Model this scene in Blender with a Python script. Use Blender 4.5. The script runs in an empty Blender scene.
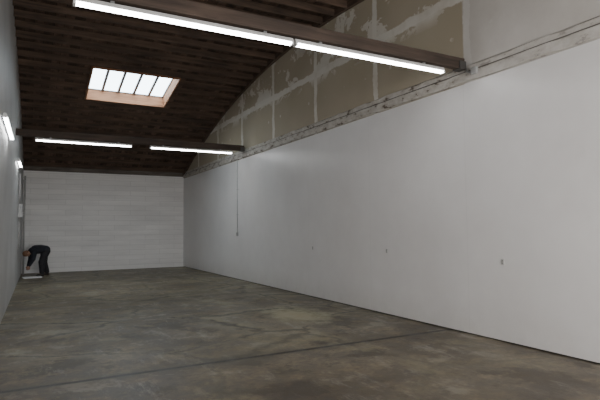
import bpy, bmesh, math, random
from mathutils import Vector, Matrix
random.seed(4)
C=bpy.context.scene.collection
# ---------------- camera ----------------
f=500.0
yaw=math.atan(.54); pit=math.atan(.056); rol=math.radians(.5)
F=Vector((math.sin(yaw)*math.cos(pit),math.cos(yaw)*math.cos(pit),math.sin(pit)))
R0=Vector((math.cos(yaw),-math.sin(yaw),0)); U0=R0.cross(F)
R=math.cos(rol)*R0-math.sin(rol)*U0; U=math.sin(rol)*R0+math.cos(rol)*U0
O=Vector((0,0,1.6))
cd=bpy.data.cameras.new('camera'); cam=bpy.data.objects.new('camera',cd); C.objects.link(cam)
cd.lens=30; cd.sensor_width=36
M=Matrix((R,U,-F)).transposed().to_4x4(); M.translation=O; cam.matrix_world=M
bpy.context.scene.camera=cam
def ray(x,y): return R*((x-300)/f)+U*((200-y)/f)+F
def hit(x,y,ax,v):
    d=ray(x,y); return O+d*((v-O[ax])/d[ax])
# ---------------- dimensions ----------------
WX=5.8; YB=21.3; YF=-1.3; YA=10.0; RR=27.0; ZA=6.37
def roof(y): return ZA-(y-YA)**2/(2*RR)
def slope(y): return math.atan(-(y-YA)/RR)
def left(y): return -.42+(y-10)*.0150
# ---------------- node helpers ----------------
def newmat(n):
    m=bpy.data.materials.new(n); m.use_nodes=True
    return m,m.node_tree,m.node_tree.nodes['Principled BSDF']
def nd(t,ty,**k):
    n=t.nodes.new(ty)
    for a,b in k.items():
        if a=='ins':
            for i,v in b.items(): n.inputs[i].default_value=v
        else: setattr(n,a,b)
    return n
def noise(t,vec,scale,detail=4,rough=.55,dist=0):
    n=nd(t,'ShaderNodeTexNoise',ins={'Scale':scale,'Detail':detail,'Roughness':rough,'Distortion':dist})
    t.links.new(vec,n.inputs['Vector']); return n.outputs['Fac']
def ramp(t,fac,stops):
    n=t.nodes.new('ShaderNodeValToRGB'); e=n.color_ramp.elements
    while len(e)<len(stops): e.new(.5)
    for i,(p,c) in enumerate(stops):
        e[i].position=p; e[i].color=(*c,1) if len(c)==3 else c
    t.links.new(fac,n.inputs[0]); return n.outputs[0]
def math_(t,op,a,b=None,c=None,clamp=False):
    n=t.nodes.new('ShaderNodeMath'); n.operation=op; n.use_clamp=clamp
    for i,v in enumerate((a,b,c)):
        if v is None: continue
        if isinstance(v,(int,float)): n.inputs[i].default_value=v
        else: t.links.new(v,n.inputs[i])
    return n.outputs[0]
def mix(t,fac,a,b,mode='MIX'):
    n=t.nodes.new('ShaderNodeMix'); n.data_type='RGBA'; n.blend_type=mode
    for i,v in ((0,fac),(6,a),(7,b)):
        if isinstance(v,(int,float)): n.inputs[i].default_value=v
        elif isinstance(v,tuple): n.inputs[i].default_value=(*v,1)
        else: t.links.new(v,n.inputs[i])
    return n.outputs[2]
def coords(t,scale=(1,1,1),loc=(0,0,0)):
    g=t.nodes.new('ShaderNodeTexCoord'); mp=t.nodes.new('ShaderNodeMapping'); mp.inputs['Scale'].default_value=scale; mp.inputs['Location'].default_value=loc
    t.links.new(g.outputs['Object'],mp.inputs[0]); return mp.outputs[0]
def sep(t,v):
    n=t.nodes.new('ShaderNodeSeparateXYZ'); t.links.new(v,n.inputs[0]); return n.outputs
def bump(t,b,h,s=.2,d=.02):
    n=t.nodes.new('ShaderNodeBump'); n.inputs['Strength'].default_value=s; n.inputs['Distance'].default_value=d
    t.links.new(h,n.inputs['Height']); t.links.new(n.outputs[0],b.inputs['Normal'])
def line(t,x,pos,w,soft):
    d=math_(t,'ABSOLUTE',math_(t,'SUBTRACT',x,pos))
    n=t.nodes.new('ShaderNodeMapRange'); n.inputs[1].default_value=w; n.inputs[2].default_value=w+soft; n.inputs[3].default_value=1; n.inputs[4].default_value=0
    t.links.new(d,n.inputs[0]); return n.outputs[0]
BWR=lambda a,b:[(a,(0,0,0)),(b,(1,1,1))]
def simple(n,col,rough=.6,metal=0,var=.15,scale=6,bmp=0):
    m,t,b=newmat(n); v=coords(t); k=noise(t,v,scale)
    lo=tuple(c*(1-var) for c in col); hi=tuple(min(1,c*(1+var)) for c in col)
    t.links.new(ramp(t,k,[(.3,lo),(.7,hi)]),b.inputs['Base Color'])
    b.inputs['Roughness'].default_value=rough; b.inputs['Metallic'].default_value=metal
    if bmp: bump(t,b,noise(t,v,scale*8),bmp,.01)
    return m
# ---------------- materials ----------------
def floor_mat():
    m,t,b=newmat('concrete'); v=coords(t); x,y,z=sep(t,v)
    big=noise(t,v,.42,5,.62,.3); mid=noise(t,v,2.0,9,.78,.1); fine=noise(t,v,16,6,.75); blot=noise(t,coords(t,(1,1,1),(7,3,0)),1.0,8,.74,.1)
    base=ramp(t,big,[(.32,(.092,.074,.048)),(.50,(.155,.130,.089)),(.68,(.250,.218,.158))])
    base=mix(t,.95,base,ramp(t,mid,[(.36,(.38,.35,.31)),(.5,(.92,.90,.87)),(.64,(1.6,1.56,1.48))]),'MULTIPLY')
    base=mix(t,.6,base,ramp(t,fine,[(.3,(.60,.60,.60)),(.7,(1.27,1.27,1.27))]),'MULTIPLY')
    base=mix(t,math_(t,'MULTIPLY',ramp(t,blot,BWR(.525,.58)),.68),base,(.046,.036,.025))
    base=mix(t,math_(t,'MULTIPLY',ramp(t,blot,[(.39,(1,1,1)),(.45,(0,0,0))]),.5),base,(.36,.33,.255))
    v2=coords(t,(1.4,.4,1)); sc=noise(t,v2,2.2,9,.8,.1)
    base=mix(t,math_(t,'MULTIPLY',ramp(t,sc,BWR(.55,.66)),.5),base,(.40,.375,.31))
    yl=ramp(t,noise(t,coords(t,(1,.8,1)),.9,8,.75,.2),BWR(.55,.62))
    base=mix(t,math_(t,'MULTIPLY',yl,.42),base,(.33,.29,.165))
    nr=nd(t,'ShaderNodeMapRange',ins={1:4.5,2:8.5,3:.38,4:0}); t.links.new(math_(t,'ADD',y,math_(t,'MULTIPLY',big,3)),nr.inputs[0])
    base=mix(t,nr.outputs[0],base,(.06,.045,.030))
    nn=t.nodes.new('ShaderNodeTexNoise'); nn.inputs['Scale'].default_value=1.9; nn.inputs['Detail'].default_value=9; nn.inputs['Roughness'].default_value=.70; t.links.new(v,nn.inputs['Vector'])
    ad=t.nodes.new('ShaderNodeVectorMath'); ad.operation='MULTIPLY_ADD'; t.links.new(nn.outputs['Color'],ad.inputs[0]); ad.inputs[1].default_value=(.75,.75,0); t.links.new(v,ad.inputs[2])
    brk=ramp(t,noise(t,v,.7,5,.7),BWR(.41,.49))
    far=nd(t,'ShaderNodeMapRange',ins={1:5.0,2:8.0,3:.35,4:1}); t.links.new(y,far.inputs[0]); brk=math_(t,'MULTIPLY',brk,far.outputs[0])
    vo=t.nodes.new('ShaderNodeTexVoronoi'); vo.feature='DISTANCE_TO_EDGE'; vo.inputs['Scale'].default_value=.38
    t.links.new(ad.outputs[0],vo.inputs['Vector'])
    base=mix(t,math_(t,'MULTIPLY',math_(t,'MULTIPLY',line(t,vo.outputs['Distance'],0,.010,.08),brk),.42),base,(.33,.30,.19))
    base=mix(t,math_(t,'MULTIPLY',math_(t,'MULTIPLY',line(t,vo.outputs['Distance'],0,.004,.018),brk),.85),base,(.026,.020,.014))
    for yy,w,s in ((5.85,.020,.9),(11.7,.010,.55),(17.2,.01,.5)):
        wob=math_(t,'ADD',y,math_(t,'MULTIPLY',mid,.05))
        base=mix(t,math_(t,'MULTIPLY',line(t,wob,yy+.03,w,.3),.3),base,(.045,.036,.026))
        base=mix(t,math_(t,'MULTIPLY',line(t,wob,yy+.03,w,.035),s),base,(.014,.011,.008))
    dx=math_(t,'SUBTRACT',x,4.40); dy=math_(t,'MULTIPLY',math_(t,'SUBTRACT',y,8.25),.75)
    r2=math_(t,'SQRT',math_(t,'ADD',math_(t,'MULTIPLY',dx,dx),math_(t,'MULTIPLY',dy,dy)))
    st=line(t,math_(t,'ADD',r2,math_(t,'MULTIPLY',mid,2.2)),1.2,.15,.5)
    base=mix(t,math_(t,'MULTIPLY',st,.75),base,(.46,.42,.26))
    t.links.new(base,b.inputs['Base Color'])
    t.links.new(ramp(t,mid,[(.3,(.32,.32,.32)),(.7,(.60,.60,.60))]),b.inputs['Roughness'])
    bump(t,b,fine,.15,.01); return m
def panel_mat():
    m,t,b=newmat('white_panel'); v=coords(t); x,y,z=sep(t,v)
    c=ramp(t,noise(t,v,.6,5,.6),[(.3,(.735,.715,.70)),(.7,(.82,.805,.79))])
    fr=math_(t,'MODULO',math_(t,'ADD',y,20.15),2.44)
    c=mix(t,math_(t,'MULTIPLY',line(t,fr,1.2,.002,.008),.15),c,(.5,.49,.47))
    sm=noise(t,v,2.2,8,.7,1)
    c=mix(t,math_(t,'MULTIPLY',ramp(t,sm,BWR(.64,.8)),.2),c,(.55,.53,.49))
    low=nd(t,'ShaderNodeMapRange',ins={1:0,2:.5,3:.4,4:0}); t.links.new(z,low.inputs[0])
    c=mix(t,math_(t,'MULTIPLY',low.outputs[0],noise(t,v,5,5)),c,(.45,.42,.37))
    t.links.new(c,b.inputs['Base Color']); b.inputs['Roughness'].default_value=.32
    bump(t,b,noise(t,v,1.2,2),.12,.02); return m
def drywall_mat():
    m,t,b=newmat('unpainted_drywall'); v=coords(t); x,y,z=sep(t,v)
    c=ramp(t,noise(t,v,.7,3,.5),[(.3,(.41,.355,.26)),(.7,(.465,.41,.31))])
    e=noise(t,v,2.0,8,.70)
    w_=math_(t,'MULTIPLY',math_(t,'SUBTRACT',e,.5),.20)
    yy=math_(t,'ADD',y,w_); zz=math_(t,'ADD',z,w_)
    fr=math_(t,'MODULO',math_(t,'ADD',yy,20),2.3)
    j=line(t,fr,(5.35+20)%2.3,.075,.02)
    j=math_(t,'MAXIMUM',j,line(t,zz,5.18,.070,.02))
    sp=ramp(t,noise(t,coords(t,(1,1,1.3),(0,2,5)),1.25,7,.66,.3),BWR(.535,.548))
    low=nd(t,'ShaderNodeMapRange',ins={1:4.9,2:5.1,3:.0,4:.9}); t.links.new(z,low.inputs[0])
    sp=math_(t,'MULTIPLY',sp,low.outputs[0])
    fy=math_(t,'SUBTRACT',math_(t,'MODULO',math_(t,'ADD',yy,20),.767),.38); fz=math_(t,'SUBTRACT',math_(t,'MODULO',zz,.61),.3)
    rr=math_(t,'SQRT',math_(t,'ADD',math_(t,'MULTIPLY',fy,fy),math_(t,'MULTIPLY',fz,fz)))
    dab=math_(t,'MULTIPLY',line(t,rr,0,.028,.01),math_(t,'MULTIPLY',ramp(t,noise(t,v,2.1,2),BWR(.46,.54)),.6))
    a=math_(t,'MAXIMUM',math_(t,'MULTIPLY',j,.85),math_(t,'MULTIPLY',sp,.8),clamp=True)
    a=math_(t,'MAXIMUM',a,dab,clamp=True)
    a=math_(t,'MULTIPLY',a,ramp(t,noise(t,v,1.6,4,.6),[(.3,(.6,.6,.6)),(.5,(1,1,1))]))
    c=mix(t,a,c,(.78,.76,.70))
    pt=nd(t,'ShaderNodeMapRange',ins={1:5.42,2:5.46,3:1,4:0}); t.links.new(y,pt.inputs[0])
    pale=ramp(t,noise(t,v,1.3,6,.65),[(.3,(.55,.52,.48)),(.7,(.66,.635,.595))])
    pale=mix(t,math_(t,'MULTIPLY',a,.5),pale,(.76,.745,.71))
    c=mix(t,pt.outputs[0],c,pale)
    t.links.new(c,b.inputs['Base Color']); b.inputs['Roughness'].default_value=.85; return m
def ledge_mat():
    m,t,b=newmat('scuffed_ledge'); v=coords(t,(1,.45,1)); x,y,z=sep(t,coords(t))
    c=ramp(t,noise(t,v,9,6,.70),[(.38,(.13,.10,.075)),(.43,(.46,.425,.37)),(.6,(.60,.575,.53))])
    fl=nd(t,'ShaderNodeMapRange',ins={1:5.3,2:5.5,3:.45,4:0}); t.links.new(y,fl.inputs[0])
    c=mix(t,fl.outputs[0],c,(.60,.575,.54))
    c=mix(t,math_(t,'MULTIPLY',line(t,z,3.945,.006,.008),.8),c,(.09,.075,.06))
    t.links.new(c,b.inputs['Base Color']); b.inputs['Roughness'].default_value=.8; bump(t,b,noise(t,v,9,5),.5,.02); return m
def brick_mat():
    m,t,b=newmat('painted_block'); v=coords(t)
    g=t.nodes.new('ShaderNodeCombineXYZ'); x,y,z=sep(t,v); t.links.new(x,g.inputs[0])
    t.links.new(math_(t,'ADD',z,math_(t,'MULTIPLY',noise(t,v,1.5,4),.05)),g.inputs[1])
    br=nd(t,'ShaderNodeTexBrick',ins={'Scale':1,'Mortar Size':.009,'Mortar Smooth':.8,'Brick Width':1.2,'Row Height':.2}); t.links.new(g.outputs[0],br.inputs['Vector'])
    br.inputs['Color1'].default_value=(.86,.85,.83,1); br.inputs['Color2'].default_value=(.81,.80,.78,1); br.inputs['Mortar'].default_value=(.66,.65,.63,1)
    c=mix(t,.7,br.outputs['Color'],ramp(t,noise(t,coords(t,(.4,1,2.5)),1.4,7,.65),[(.3,(.85,.85,.85)),(.7,(1.06,1.06,1.06))]),'MULTIPLY')
    t.links.new(c,b.inputs['Base Color']); b.inputs['Roughness'].default_value=.6
    bump(t,b,math_(t,'SUBTRACT',1,br.outputs['Fac']),.3,.01); return m
def left_mat():
    m,t,b=newmat('painted_left_wall'); v=coords(t)
    t.links.new(ramp(t,noise(t,v,.8,6),[(.3,(.37,.37,.365)),(.7,(.49,.49,.485))]),b.inputs['Base Color']); b.inputs['Roughness'].default_value=.5
    bump(t,b,noise(t,v,3,4),.2,.02); return m
def wood_mat(n,lo,hi,axis=0,rough=.75,var=.6):
    s=[9,9,9]; s[axis]=.7
    m,t,b=newmat(n); v=coords(t,tuple(s)); v1=coords(t)
    c=ramp(t,noise(t,v,1.5,7,.65,.5),[(.3,lo),(.7,hi)])
    c=mix(t,var,c,ramp(t,noise(t,v1,.9,4),[(.3,(.55,.55,.55)),(.7,(1.3,1.25,1.2))]),'MULTIPLY')
    t.links.new(c,b.inputs['Base Color']); b.inputs['Roughness'].default_value=rough
    bump(t,b,noise(t,v,3,5),.3,.01); return m
def deck_mat():
    m,t,b=newmat('roof_deck_boards'); v=coords(t); x,y,z=sep(t,v)
    fl=math_(t,'FLOOR',math_(t,'MULTIPLY',x,5)); wn=t.nodes.new('ShaderNodeTexWhiteNoise'); wn.noise_dimensions='1D'; t.links.new(fl,wn.inputs['W'])
    c=mix(t,wn.outputs['Value'],(.055,.036,.026),(.125,.083,.060))
    fr=math_(t,'FRACT',math_(t,'MULTIPLY',x,5)); c=mix(t,line(t,fr,0,.03,.04),c,(.02,.013,.010))
    c=mix(t,.95,c,ramp(t,noise(t,coords(t,(3,1.5,3)),1.8,9,.8),[(.36,(.35,.35,.35)),(.64,(1.9,1.8,1.7))]),'MULTIPLY')
    t.links.new(c,b.inputs['Base Color']); b.inputs['Roughness'].default_value=.85; return m
def emit(n,col,s):
    m,t,b=newmat(n); v=coords(t)
    t.links.new(ramp(t,noise(t,v,2),[(.3,tuple(c*.96 for c in col)),(.7,col)]),b.inputs['Emission Color'])
    b.inputs['Emission Strength'].default_value=s; b.inputs['Base Color'].default_value=(*col,1); return m
mfloor=floor_mat(); mpanel=panel_mat(); mdry=drywall_mat(); mbrick=brick_mat(); mleft=left_mat(); mdeck=deck_mat(); mledge=ledge_mat()
mjoist=wood_mat('joist_wood',(.040,.027,.019),(.150,.100,.070),0,.75,.85)
mbeam=wood_mat('beam_wood',(.034,.024,.018),(.100,.070,.053),0)
mtop=wood_mat('top_chord_wood',(.05,.033,.023),(.13,.088,.062),1)
mhead=wood_mat('header_wood',(.06,.05,.043),(.20,.175,.15),0)
mcurb=wood_mat('curb_wood',(.20,.095,.048),(.40,.205,.11),0)
mdark=simple('dark_gap',(.03,.027,.024),.9)
mwhite=simple('white_enamel',(.72,.72,.70),.35)
mgal=simple('galvanised_steel',(.42,.43,.43),.4,.8)
mpipe=simple('painted_pipe',(.46,.45,.44),.5)
mgrey=simple('grey_plate',(.38,.38,.37),.5)
mbrk=simple('dark_steel',(.10,.095,.09),.5,.4)
mplate=simple('outlet_plate',(.54,.53,.51),.5)
mslot=simple('outlet_socket',(.28,.275,.265),.6)
mtube=emit('fluorescent_tube',(.98,.99,1.0),22)
msky=emit('skylight_glazing',(.78,.91,1.0),9)
mbar=simple('glazing_bar',(.20,.21,.22),.4,.3)
# ---------------- mesh helpers ----------------
def box(bm,lo,hi,mat=None):
    lo=Vector(lo);hi=Vector(hi); vs=[]
    for dx in(0,1):
        for dy in(0,1):
            for dz in(0,1):
                p=Vector((hi.x if dx else lo.x,hi.y if dy else lo.y,hi.z if dz else lo.z))
                vs.append(bm.verts.new(mat@p if mat else p))
    for q in((0,1,3,2),(4,6,7,5),(0,4,5,1),(2,3,7,6),(0,2,6,4),(1,5,7,3)): bm.faces.new([vs[i] for i in q])
def tube(bm,pts,r,seg=12,caps=True):
    rings=[]
    pts=[Vector(p) for p in pts]
    for i,p in enumerate(pts):
        d=(pts[min(i+1,len(pts)-1)]-pts[max(i-1,0)]).normalized()
        a=d.orthogonal().normalized() if i==0 else (a-d*a.dot(d)).normalized()
        b=d.cross(a); rr=r[i] if isinstance(r,(list,tuple)) else r
        rings.append([bm.verts.new(p+(a*math.cos(2*math.pi*k/seg)+b*math.sin(2*math.pi*k/seg))*rr) for k in range(seg)])
    for i in range(len(rings)-1):
        for k in range(seg): bm.faces.new((rings[i][k],rings[i][(k+1)%seg],rings[i+1][(k+1)%seg],rings[i+1][k]))
    if caps: bm.faces.new(rings[0][::-1]); bm.faces.new(rings[-1])
def prism(bm,prof,x0,x1):
    a=[bm.verts.new((x0,p[0],p[1])) for p in prof]; b=[bm.verts.new((x1,p[0],p[1])) for p in prof]; n=len(prof)
    for i in range(n): bm.faces.new((a[i],a[(i+1)%n],b[(i+1)%n],b[i]))
    bm.faces.new(a[::-1]); bm.faces.new(b)
def obj(name,bm,mat,parent=None,smooth=False,bevel=0):
    bmesh.ops.recalc_face_normals(bm,faces=bm.faces)
    me=bpy.data.meshes.new(name); bm.to_mesh(me); bm.free(); me.materials.append(mat)
    if smooth:
        for p in me.polygons: p.use_smooth=True
    o=bpy.data.objects.new(name,me); C.objects.link(o)
    if parent: o.parent=parent
    if bevel:
        b=o.modifiers.new('bevel','BEVEL'); b.width=bevel; b.segments=2; b.limit_method='ANGLE'
    return o
def struct(name,bm,mat,parent=None):
    o=obj(name,bm,mat,parent)
    if not parent: o['kind']='structure'
    return o
def thing(name,label,cat,loc=(0,0,0),rz=0,group=None):
    o=bpy.data.objects.new(name,None); C.objects.link(o); o.location=loc; o.rotation_euler=(0,0,rz)
    o.empty_display_size=.1; o['label']=label; o['category']=cat
    if group:o['group']=group
    return o
def tag(o,label,cat,group=None):
    o['label']=label;o['category']=cat
    if group:o['group']=group
    return o
def bx(lo,hi):
    bm=bmesh.new(); box(bm,lo,hi); return bm
# ---------------- room shell ----------------
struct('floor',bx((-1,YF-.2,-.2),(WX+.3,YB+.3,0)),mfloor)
NY=60
ys=[YF+(YB-YF)*i/NY for i in range(NY+1)]
def arc_wall(bm,xi,xo,z0,y0,y1,over=.0):
    yy=[y0]+[y for y in ys if y0<y<y1]+[y1]
    ib=[bm.verts.new((xi,y,z0)) for y in yy]; it=[bm.verts.new((xi,y,roof(y)+over)) for y in yy]
    ob=[bm.verts.new((xo,y,z0)) for y in yy]; ot=[bm.verts.new((xo,y,roof(y)+over)) for y in yy]
    for i in range(len(yy)-1):
        bm.faces.new((ib[i],ib[i+1],it[i+1],it[i])); bm.faces.new((ob[i],ot[i],ot[i+1],ob[i+1]))
        bm.faces.new((it[i],it[i+1],ot[i+1],ot[i])); bm.faces.new((ib[i],ob[i],ob[i+1],ib[i+1]))
    bm.faces.new((ib[0],it[0],ot[0],ob[0])); bm.faces.new((ib[-1],ob[-1],ot[-1],it[-1]))
bm=bmesh.new(); arc_wall(bm,WX+.02,WX+.2,3.7,YF,YB,.05); struct('wall_right_upper',bm,mdry)
bm=bmesh.new(); box(bm,(WX+.03,YF,0),(WX+.2,YB,3.7)); struct('wall_right_base',bm,mdark)  # near-black backing: shade of the gap under the panels put into its colour
bm=bmesh.new(); box(bm,(WX,YF,.018),(WX+.03,YB,3.77)); struct('wall_right',bm,mpanel)
# rough ledge above the panels
n=int((YB-YF)/.22)
yy=[YF+(YB-YF)*i/n for i in range(n+1)]
bm=bmesh.new(); rows=[]
for y in yy:
    j=random.uniform(-.010,.010); k=random.uniform(-.020,.020)
    rows.append([bm.verts.new(p) for p in ((WX+.02,y,3.79),(WX-.028+j,y,3.80+k),(WX-.030+j,y,3.93+k*.4),(WX-.008,y,3.95+k*.4),(WX-.008+j*.5,y,4.03+k),(WX+.02,y,4.05))])
for a,b_ in zip(rows,rows[1:]):
    for k in range(5): bm.faces.new((a[k],a[k+1],b_[k+1],b_[k]))
    bm.faces.new((a[5],a[0],b_[0],b_[5]))
struct('trim_1',bm,mledge)
bm=bmesh.new(); rows=[]
for yv in ys: rows.append([bm.verts.new((x,yv,roof(yv)+dz)) for (x,dz) in((WX-.06,-.15),(WX+.02,-.15),(WX+.02,0),(WX-.06,0))])
for a,b_ in zip(rows,rows[1:]):
    for k in range(4): bm.faces.new((a[k],a[(k+1)%4],b_[(k+1)%4],b_[k]))
struct('trim_2',bm,mtop)
struct('wall_back',bx((-1,YB,0),(WX+.2,YB+.25,roof(YB)+.3)),mbrick)
struct('trim_3',bx((left(YB),YB-.06,roof(YB)-.16),(WX,YB,roof(YB)+.02)),mhead)
bm=bmesh.new()
ib=[];it=[];ob=[];ot=[]
for y in ys:
    ib.append(bm.verts.new((left(y),y,0)));it.append(bm.verts.new((left(y),y,roof(y)+.05)))
    ob.append(bm.verts.new((left(y)-.2,y,0)));ot.append(bm.verts.new((left(y)-.2,y,roof(y)+.05)))
for i in range(NY):
    bm.faces.new((ib[i],ib[i+1],it[i+1],it[i])); bm.faces.new((ob[i],ot[i],ot[i+1],ob[i+1])); bm.faces.new((it[i],it[i+1],ot[i+1],ot[i]))
struct('wall_left',bm,mleft)
D0,D1,DH=.9,4.9,3.5
bm=bmesh.new(); w0=[(-1,0),(D0,0),(D0,DH),(D1,DH),(D1,0),(WX+.2,0),(WX+.2,roof(YF)+.1),(-1,roof(YF)+.1)]
a=[bm.verts.new((p[0],YF,p[1])) for p in w0]; b_=[bm.verts.new((p[0],YF-.2,p[1])) for p in w0]
bm.faces.new(a); bm.faces.new(b_[::-1])
for i in range(8): bm.faces.new((a[i],b_[i],b_[(i+1)%8],a[(i+1)%8]))
struct('wall_front',bm,mbrick)
# ---------------- roof, skylight opening ----------------
def roof_hit(x,y):
    d=ray(x,y); t=5
    while t<40:
        p=O+d*t
        if p.z>roof(p.y): return p
        t+=.01
    return p
q=[roof_hit(*p) for p in((87,96),(163,102),(181,74),(92,65))]
SX0=(q[0].x+q[3].x)/2; SX1=(q[1].x+q[2].x)/2; SY1=(q[0].y+q[1].y)/2; SY0=(q[2].y+q[3].y)/2
xs=[-.95,SX0,SX1,WX+.15]; yr=sorted(set(ys+[SY0,SY1]))
bm=bmesh.new(); grid=[[bm.verts.new((x,y,roof(y))) for x in xs] for y in yr]
for i in range(len(yr)-1):
    for k in range(3):
        if k==1 and SY0-1e-6<=yr[i] and yr[i+1]<=SY1+1e-6: continue
        bm.faces.new((grid[i][k],grid[i][k+1],grid[i+1][k+1],grid[i+1][k]))
ceil=struct('ceiling',bm,mdeck)
y=YF+.3
while y<YB-.1:
    segs=[(left(y)-.02,WX)]
    if SY0-.03<y<SY1+.03: segs=[(left(y)-.02,SX0-.04),(SX1+.04,WX)]
    for a,b_ in segs:
        bm=bmesh.new(); Mx=Matrix.Translation((0,y,roof(y)))@Matrix.Rotation(slope(y),4,'X')
        box(bm,(a,-.022,-.15),(b_,.022,-.002),Mx); obj('joist',bm,mjoist,ceil)
    y+=.5
ym=(SY0+SY1)/2; sl=slope(ym); L=(SY1-SY0)/math.cos(sl)/2; ch=.20
win=bpy.data.objects.new('window_1',None); C.objects.link(win); win['kind']='structure'
win.location=((SX0+SX1)/2,ym,roof(ym)); win.rotation_euler=(sl,0,0); W=(SX1-SX0)/2
bm=bmesh.new()
def ringbox(bm,w,l,t,z0,z1):
    o_=[(-w-t,-l-t),(w+t,-l-t),(w+t,l+t),(-w-t,l+t)]; i_=[(-w,-l),(w,-l),(w,l),(-w,l)]
    vo=[[bm.verts.new((*p,z)) for p in o_] for z in(z0,z1)]; vi=[[bm.verts.new((*p,z)) for p in i_] for z in(z0,z1)]
    for k in range(4):
        n=(k+1)%4
        bm.faces.new((vo[0][k],vo[0][n],vo[1][n],vo[1][k])); bm.faces.new((vi[0][k],vi[1][k],vi[1][n],vi[0][n]))
        for z in(0,1): bm.faces.new((vo[z][k],vo[z][n],vi[z][n],vi[z][k]))
ringbox(bm,W,L,.04,-.16,ch)
obj('skylight_curb',bm,mcurb,win)
bm=bmesh.new(); ringbox(bm,W-.025,L-.025,.025,ch-.02,ch+.03); obj('window_frame',bm,mbar,win)
for i in range(1,5):
    x=-W+2*W*i/5; obj('glazing_bar',bx((x-.036,-L+.025,ch-.04),(x+.036,L-.025,ch+.03)),mbar,win)
for i in range(5):
    a=-W+2*W*i/5+.037; obj('pane',bx((a,-L+.025,ch),(a+2*W/5-.074,L-.025,ch+.01)),msky,win)
# ---------------- beams ----------------
BZ=3.985; BH=.165
def beam(y,label):
    t=thing('timber_beam',label,'beam',(0,y,BZ))
    obj('beam_body',bx((left(y)+.001,-.05,0),(WX-.035,.05,BH)),mbeam,t,bevel=.008)
    bm=bmesh.new(); prism(bm,[(-.075,-.012),(-.075,.11),(-.052,.11),(-.052,0),(.052,0),(.052,.11),(.075,.11),(.075,-.012)],WX-.16,WX-.035)
    obj('hanger_bracket',bm,mbrk,t)
    return t
BN,BFY=5.42,14.3
beam(BN,'nearer brown timber cross beam with two long bright fluorescent strips below it')
beam(BFY,'farther dark timber cross beam spanning the bay in front of the far wall')
# ---------------- fluorescent fixtures ----------------
def fixture(label,loc,rz=0,wall=False,L=2.40,sc=1):
    t=thing('fluorescent_light',label,'light',loc,rz)
    h=L/2
    prof=[(-.042,.0),(-.034,.026),(-.022,.052),(.022,.052),(.034,.026),(.042,.0)]
    prof=[(a*sc,b*sc) for a,b in prof]
    bm=bmesh.new(); prism(bm,prof,-h,h); obj('housing',bm,mwhite,t)
    for s in(-1,1):
        bm=bmesh.new(); tube(bm,[(-h+.025,s*.022*sc,-.016*sc),(h-.025,s*.022*sc,-.016*sc)],.0145*sc,12); obj('tube',bm,mtube,t,True)
        bm=bmesh.new(); box(bm,(s*h-.025 if s>0 else -h,-.043*sc,-.033*sc),(h if s>0 else -h+.025,.043*sc,.0)); obj('lamp_holder',bm,mwhite,t)
        if wall: obj('wall_bracket',bx((s*.6*h-.02,.02,.01),(s*.6*h+.02,.068,.04)),mgal,t)
        else: obj('mounting_clip',bx((s*.7*h-.02,-.015,.052),(s*.7*h+.02,.015,BZ-zf-.001)),mgal,t)
    return t
zf=BZ-.080
xr=hit(443,68,1,BN).x; xm=hit(293,39,1,BN).x; Ln=xr-xm-.02
fixture('bright fluorescent strip under the nearer beam, ending by the right wall',(xr-Ln/2,BN,zf),L=Ln)
fixture('bright fluorescent strip under the nearer beam, second from the right wall',(xr-Ln*1.5-.03,BN,zf),L=Ln)
c=hit(150,150,1,BFY); d=hit(232,152,1,BFY); e=hit(35,142,1,BFY); g=hit(132,147,1,BFY)
fixture('lit fluorescent strip under the farther beam, right one of the pair',((c.x+d.x)/2,BFY,zf),L=d.x-c.x)
fixture('lit fluorescent strip under the farther beam, left one of the pair',((e.x+g.x)/2,BFY,zf),L=g.x-e.x)
def wall_fix(label,y,z,L,sc):
    fixture(label,(left(y)+.07,y,z),math.pi/2-.0150,True,L,sc)
wall_fix('lit fluorescent strip on the left wall, nearer of the two',9.9,3.36,2.2,.8)
wall_fix('lit fluorescent strip on the left wall, farther one near the corner',15.4,3.40,1.5,.8)
# ---------------- conduit, junction box and outlets on the right wall ----------------
p1=hit(238,234,0,WX)
t=thing('wall_conduit','thin grey vertical conduit on the white wall below the farther beam','conduit',(WX,p1.y,p1.z))
bm=bmesh.new(); tube(bm,[(-.02,0,.05),(-.02,0,3.79-p1.z)],.012); obj('pipe',bm,mpipe,t,True)
obj('switch_box',bx((-.055,-.035,-.06),(-.001,.035,.05)),mgrey,t,bevel=.004)
for zz in(.6,1.4): obj('pipe_strap',bx((-.036,-.035,zz),(-.001,.035,zz+.02)),mpipe,t)
t=thing('junction_box','small grey junction box with a short pipe beside the right end of the nearer beam','junction box',(WX-.045,5.16,3.90))
obj('box_body',bx((-.05,-.05,-.05),(0,.05,.05)),mgrey,t,bevel=.004)
bm=bmesh.new(); tube(bm,[(-.022,.05,.0),(-.022,.11,.0),(-.022,.145,.02),(-.022,.15,.07)],.011); obj('pipe',bm,mgal,t,True)
for (px,py),lab in (((197,211),'small outlet plate on the white wall nearest the far corner'),((313,248),'small outlet plate on the white wall just right of the conduit'),((387,251),'small outlet plate in the middle of the white wall'),((503,262),'small outlet plate on the white wall nearest the camera')):
    p=hit(px,py,0,WX)
    t=thing('wall_outlet',lab,'outlet',(WX,p.y,p.z))
    obj('cover_plate',bx((-.010,-.026,-.038),(-.0005,.026,.038)),mplate,t,bevel=.003)
    for s in(-1,1):
        bm=bmesh.new(); tube(bm,[(-.010,0,s*.017),(-.013,0,s*.017)],.011,16); obj('socket',bm,mslot,t)
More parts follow.
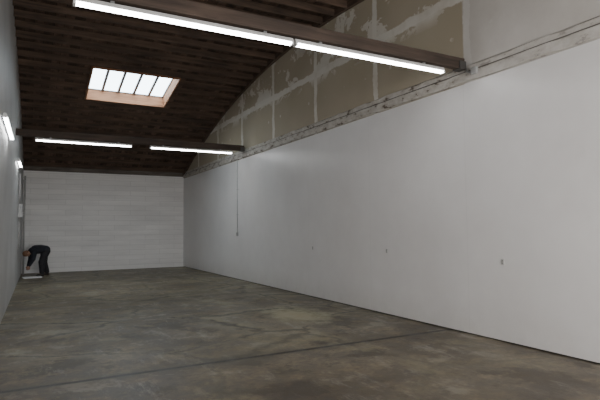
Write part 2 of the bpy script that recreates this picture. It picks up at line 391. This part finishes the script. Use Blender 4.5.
# ---------------- electrical gear on the left wall ----------------
y=16.9; X=left(y)
t=thing('electrical_box','small grey electrical box with conduits on the left wall near the corner','electrical box',(X+.004,y,1.98))
obj('box_body',bx((.001,-.16,0),(.11,.16,.40)),mgrey,t,bevel=.01)
d_=obj('box_door',bx((.111,-.14,.02),(.120,.14,.38)),mgrey,t,bevel=.004)
obj('latch',bx((.121,-.12,.17),(.131,-.10,.22)),mdark,d_)
bm=bmesh.new(); tube(bm,[(.03,-.08,.4),(.03,-.08,1.30)],.020); obj('conduit',bm,mpipe,t,True)
bm=bmesh.new(); tube(bm,[(.03,.08,0),(.03,.08,-.9)],.016); obj('conduit',bm,mpipe,t,True)
y=20.9; X=left(y)
t=thing('corner_pipe','pale vertical pipe running up the far left corner','pipe',(X+.07,y,0))
bm=bmesh.new(); tube(bm,[(0,0,.0),(0,0,3.6)],.030); obj('pipe',bm,mpipe,t,True)
for zz in(.8,2.2,3.4): obj('pipe_strap',bx((-.065,-.05,zz),(.03,.05,zz+.03)),mgal,t)
# ---------------- person ----------------
mskin=simple('skin',(.38,.22,.15),.5); mhair=simple('hair',(.17,.080,.040),.6,0,.3,30)
mjack=simple('navy_jacket',(.018,.020,.028),.85,0,.4,9,.3); mtrou=simple('dark_trousers',(.021,.020,.023),.85,0,.35,9,.3); mshoe=simple('work_boots',(.035,.026,.020),.6)
def remesh(bm,name,mat,parent,vox,it=4):
    bmesh.ops.recalc_face_normals(bm,faces=bm.faces)
    me=bpy.data.meshes.new(name); bm.to_mesh(me); bm.free()
    o=bpy.data.objects.new(name,me); C.objects.link(o)
    r=o.modifiers.new('r','REMESH'); r.mode='VOXEL'; r.voxel_size=vox; r.use_smooth_shade=True
    s=o.modifiers.new('sm','SMOOTH'); s.iterations=it
    bpy.context.view_layer.update()
    ev=o.evaluated_get(bpy.context.evaluated_depsgraph_get()); m2=bpy.data.meshes.new_from_object(ev)
    bpy.data.objects.remove(o); m2.name=name; m2.materials.clear(); m2.materials.append(mat)
    for p in m2.polygons:p.use_smooth=True
    o=bpy.data.objects.new(name,m2); C.objects.link(o); o.parent=parent; return o
I4=Matrix.Identity(4)
def ball(bm,c,r,s=16,mat=I4):
    bmesh.ops.create_uvsphere(bm,u_segments=s,v_segments=s//2+2,radius=1,matrix=mat@Matrix.Translation(c)@Matrix.Diagonal((*r,1)))
def limb(bm,a,b,r0,r1,wy=1.0,seg=16,bulge=0):
    a=Vector(a); b=Vector(b); n=max(2,int((b-a).length/.03)); d=(b-a).normalized(); rings=[]
    u=d.orthogonal().normalized(); v=d.cross(u)
    for i in range(n+1):
        t=i/n; r=r0+(r1-r0)*t+bulge*math.sin(math.pi*t); p=a.lerp(b,t); ring=[]
        for k in range(seg):
            o=(u*math.cos(2*math.pi*k/seg)+v*math.sin(2*math.pi*k/seg))*r; o.y*=wy; ring.append(bm.verts.new(p+o))
        rings.append(ring)
    for i in range(n):
        for k in range(seg): bm.faces.new((rings[i][k],rings[i][(k+1)%seg],rings[i+1][(k+1)%seg],rings[i+1][k]))
    bm.faces.new(rings[0][::-1]); bm.faces.new(rings[-1])
    ball(bm,a,(r0,r0*wy,r0),seg); ball(bm,b,(r1,r1*wy,r1),seg)
per=thing('person','person in dark jacket and trousers bending over with both arms reaching toward the floor','person',(.375,19.95,0),math.pi+.35)
J={'pel':(-.13,0,.90),'wst':(.02,0,.935),'che':(.19,0,.925),'nb':(.31,0,.885),
 'shL':(.29,.17,.875),'shR':(.29,-.17,.875),'elL':(.34,.20,.61),'elR':(.29,-.19,.61),'wrL':(.44,.15,.39),'wrR':(.38,-.14,.37),
 'hiL':(-.13,.085,.86),'hiR':(-.13,-.085,.86),'knL':(.03,.12,.49),'knR':(-.14,-.11,.47),'anL':(.02,.13,.09),'anR':(-.24,-.12,.09)}
up=Vector((.84,0,-.46)).normalized(); fw=Vector((-.46,0,-.84)).normalized(); sd=up.cross(fw)
hc=Vector((.475,0,.80))
HM=Matrix((fw,sd,up)).transposed().to_4x4(); HM.translation=hc
bm=bmesh.new()
limb(bm,J['pel'],J['wst'],.115,.105,1.30); limb(bm,J['wst'],J['che'],.105,.120,1.35); limb(bm,J['che'],J['nb'],.120,.085,1.35)
limb(bm,J['nb'],hc-up*.02,.060,.056)
for s in 'LR':
    limb(bm,J['nb'],J['sh'+s],.065,.058); limb(bm,J['sh'+s],J['el'+s],.056,.042,1,16,.004); limb(bm,J['el'+s],J['wr'+s],.043,.027,1,16,.004)
    limb(bm,J['pel'],J['hi'+s],.10,.095); limb(bm,J['hi'+s],J['kn'+s],.092,.057,1,16,.004); limb(bm,J['kn'+s],J['an'+s],.055,.040,1,16,.010)
    a=Vector(J['an'+s]); limb(bm,a,a+Vector((.12,0,-.05)),.038,.030)
ball(bm,(-.005,0,.03),(.096,.076,.098),24,HM); ball(bm,(.03,0,-.045),(.062,.056,.066),16,HM); ball(bm,(.055,0,-.082),(.03,.034,.028),16,HM)
ball(bm,(.100,0,-.012),(.020,.014,.028),16,HM); ball(bm,(.085,0,.022),(.02,.05,.012),16,HM)
for s in(-1,1): ball(bm,(-.005,s*.078,-.005),(.022,.012,.034),16,HM)
ball(bm,(.080,0,-.056),(.014,.026,.009),16,HM)
for sgn,w in((1,'wrL'),(-1,'wrR')):
    wr=Vector(J[w]); d=Vector((.20,-sgn*.10,-.97)).normalized(); side=Vector((1,0,0)); side=(side-d*side.dot(d)).normalized(); inn=Vector((0,-sgn,0))
    for off in(-.028,-.009,.010,.028): limb(bm,wr+side*off*.5,wr+d*.085+side*off,.017,.015,1,10)
    for off,ln in((-.032,.060),(-.011,.076),(.011,.082),(.032,.072)):
        a0=wr+d*.085+side*off; a1=a0+d*ln*.5+side*off*.15; a2=a1+(d*.85+inn*.5).normalized()*ln*.33; a3=a2+(d*.6+inn*.8).normalized()*ln*.25
        limb(bm,a0,a1,.0098,.0092,1,10); limb(bm,a1,a2,.0092,.0085,1,10); limb(bm,a2,a3,.0085,.0075,1,10)
    th=wr+d*.025+side*.022; t1=th+(d*.7+side*.7).normalized()*.045; t2=t1+(d*.95+side*.15+inn*.2).normalized()*.032
    limb(bm,th,t1,.015,.0115,1,10); limb(bm,t1,t2,.0115,.0095,1,10)
body=remesh(bm,'body',mskin,per,.0045,4)
bm=bmesh.new()
limb(bm,(-.14,0,.905),J['wst'],.150,.152,1.28); limb(bm,J['wst'],J['che'],.152,.160,1.34); limb(bm,J['che'],(.315,0,.895),.160,.11,1.4)
limb(bm,(.315,0,.895),(.362,0,.865),.085,.074)
for s in 'LR':
    w=Vector(J['wr'+s]); e=Vector(J['el'+s])
    limb(bm,(.28,0,.895),J['sh'+s],.095,.092); limb(bm,J['sh'+s],e,.090,.072); limb(bm,e,e.lerp(w,.97),.072,.048)
jk=remesh(bm,'jacket',mjack,per,.009,3)
bm=bmesh.new()
for s in 'LR':
    k=Vector(J['kn'+s]); a=Vector(J['an'+s])
    limb(bm,(-.135,0,.875),J['hi'+s],.143,.136); limb(bm,J['hi'+s],k,.136,.106); limb(bm,k,a+Vector((0,0,.04)),.103,.084)
tr=remesh(bm,'trousers',mtrou,per,.009,3)
for w in('anL','anR'):
    ax,yy=J[w][0],J[w][1]; bm=bmesh.new()
    for c,r in(((ax,yy,.085),(.060,.052,.080)),((ax+.06,yy,.05),(.10,.050,.050)),((ax+.13,yy,.045),(.070,.050,.045)),((ax-.02,yy,.045),(.055,.050,.045))): ball(bm,c,r,20)
    s=remesh(bm,'shoe',mshoe,per,.008,2)
    for v in s.data.vertices: v.co.z=max(v.co.z,.012)-.011
bm=bmesh.new(); ball(bm,(-.022,0,.045),(.100,.086,.100),24,HM); ball(bm,(-.05,0,.0),(.066,.078,.08),16,HM)
hair=remesh(bm,'hair',mhair,per,.007)
for s in(-1,1):
    bm=bmesh.new(); ball(bm,(.088,s*.030,.0),(.008,.012,.007),10,HM); obj('eye',bm,mdark,per,True)
bm=bmesh.new(); Mx=Matrix.Translation((.10,19.25,0))@Matrix.Rotation(.12,4,'Z')
box(bm,(-.28,-.20,.001),(.28,.20,.035),Mx); o=obj('floor_board',bm,simple('white_sheet',(.85,.86,.86),.5),None,bevel=.004)
tag(o,'white rectangular board lying on the concrete floor by the bending person','board')
# ---------------- lights ----------------
def area(name,loc,rot,sx,sy,e,col=(1,1,1)):
    l=bpy.data.lights.new(name,'AREA'); l.shape='RECTANGLE'; l.size=sx; l.size_y=sy; l.energy=e; l.color=col
    o=bpy.data.objects.new(name,l); C.objects.link(o); o.location=loc; o.rotation_euler=rot; return o
area('door_daylight',((D0+D1)/2,YF+.05,DH/2),(math.radians(90),0,0),D1-D0-.1,DH-.1,385,(1,.965,.94))
w=bpy.data.worlds.new('world'); bpy.context.scene.world=w; w.use_nodes=True
w.node_tree.nodes['Background'].inputs[0].default_value=(.80,.88,1,1); w.node_tree.nodes['Background'].inputs[1].default_value=.8
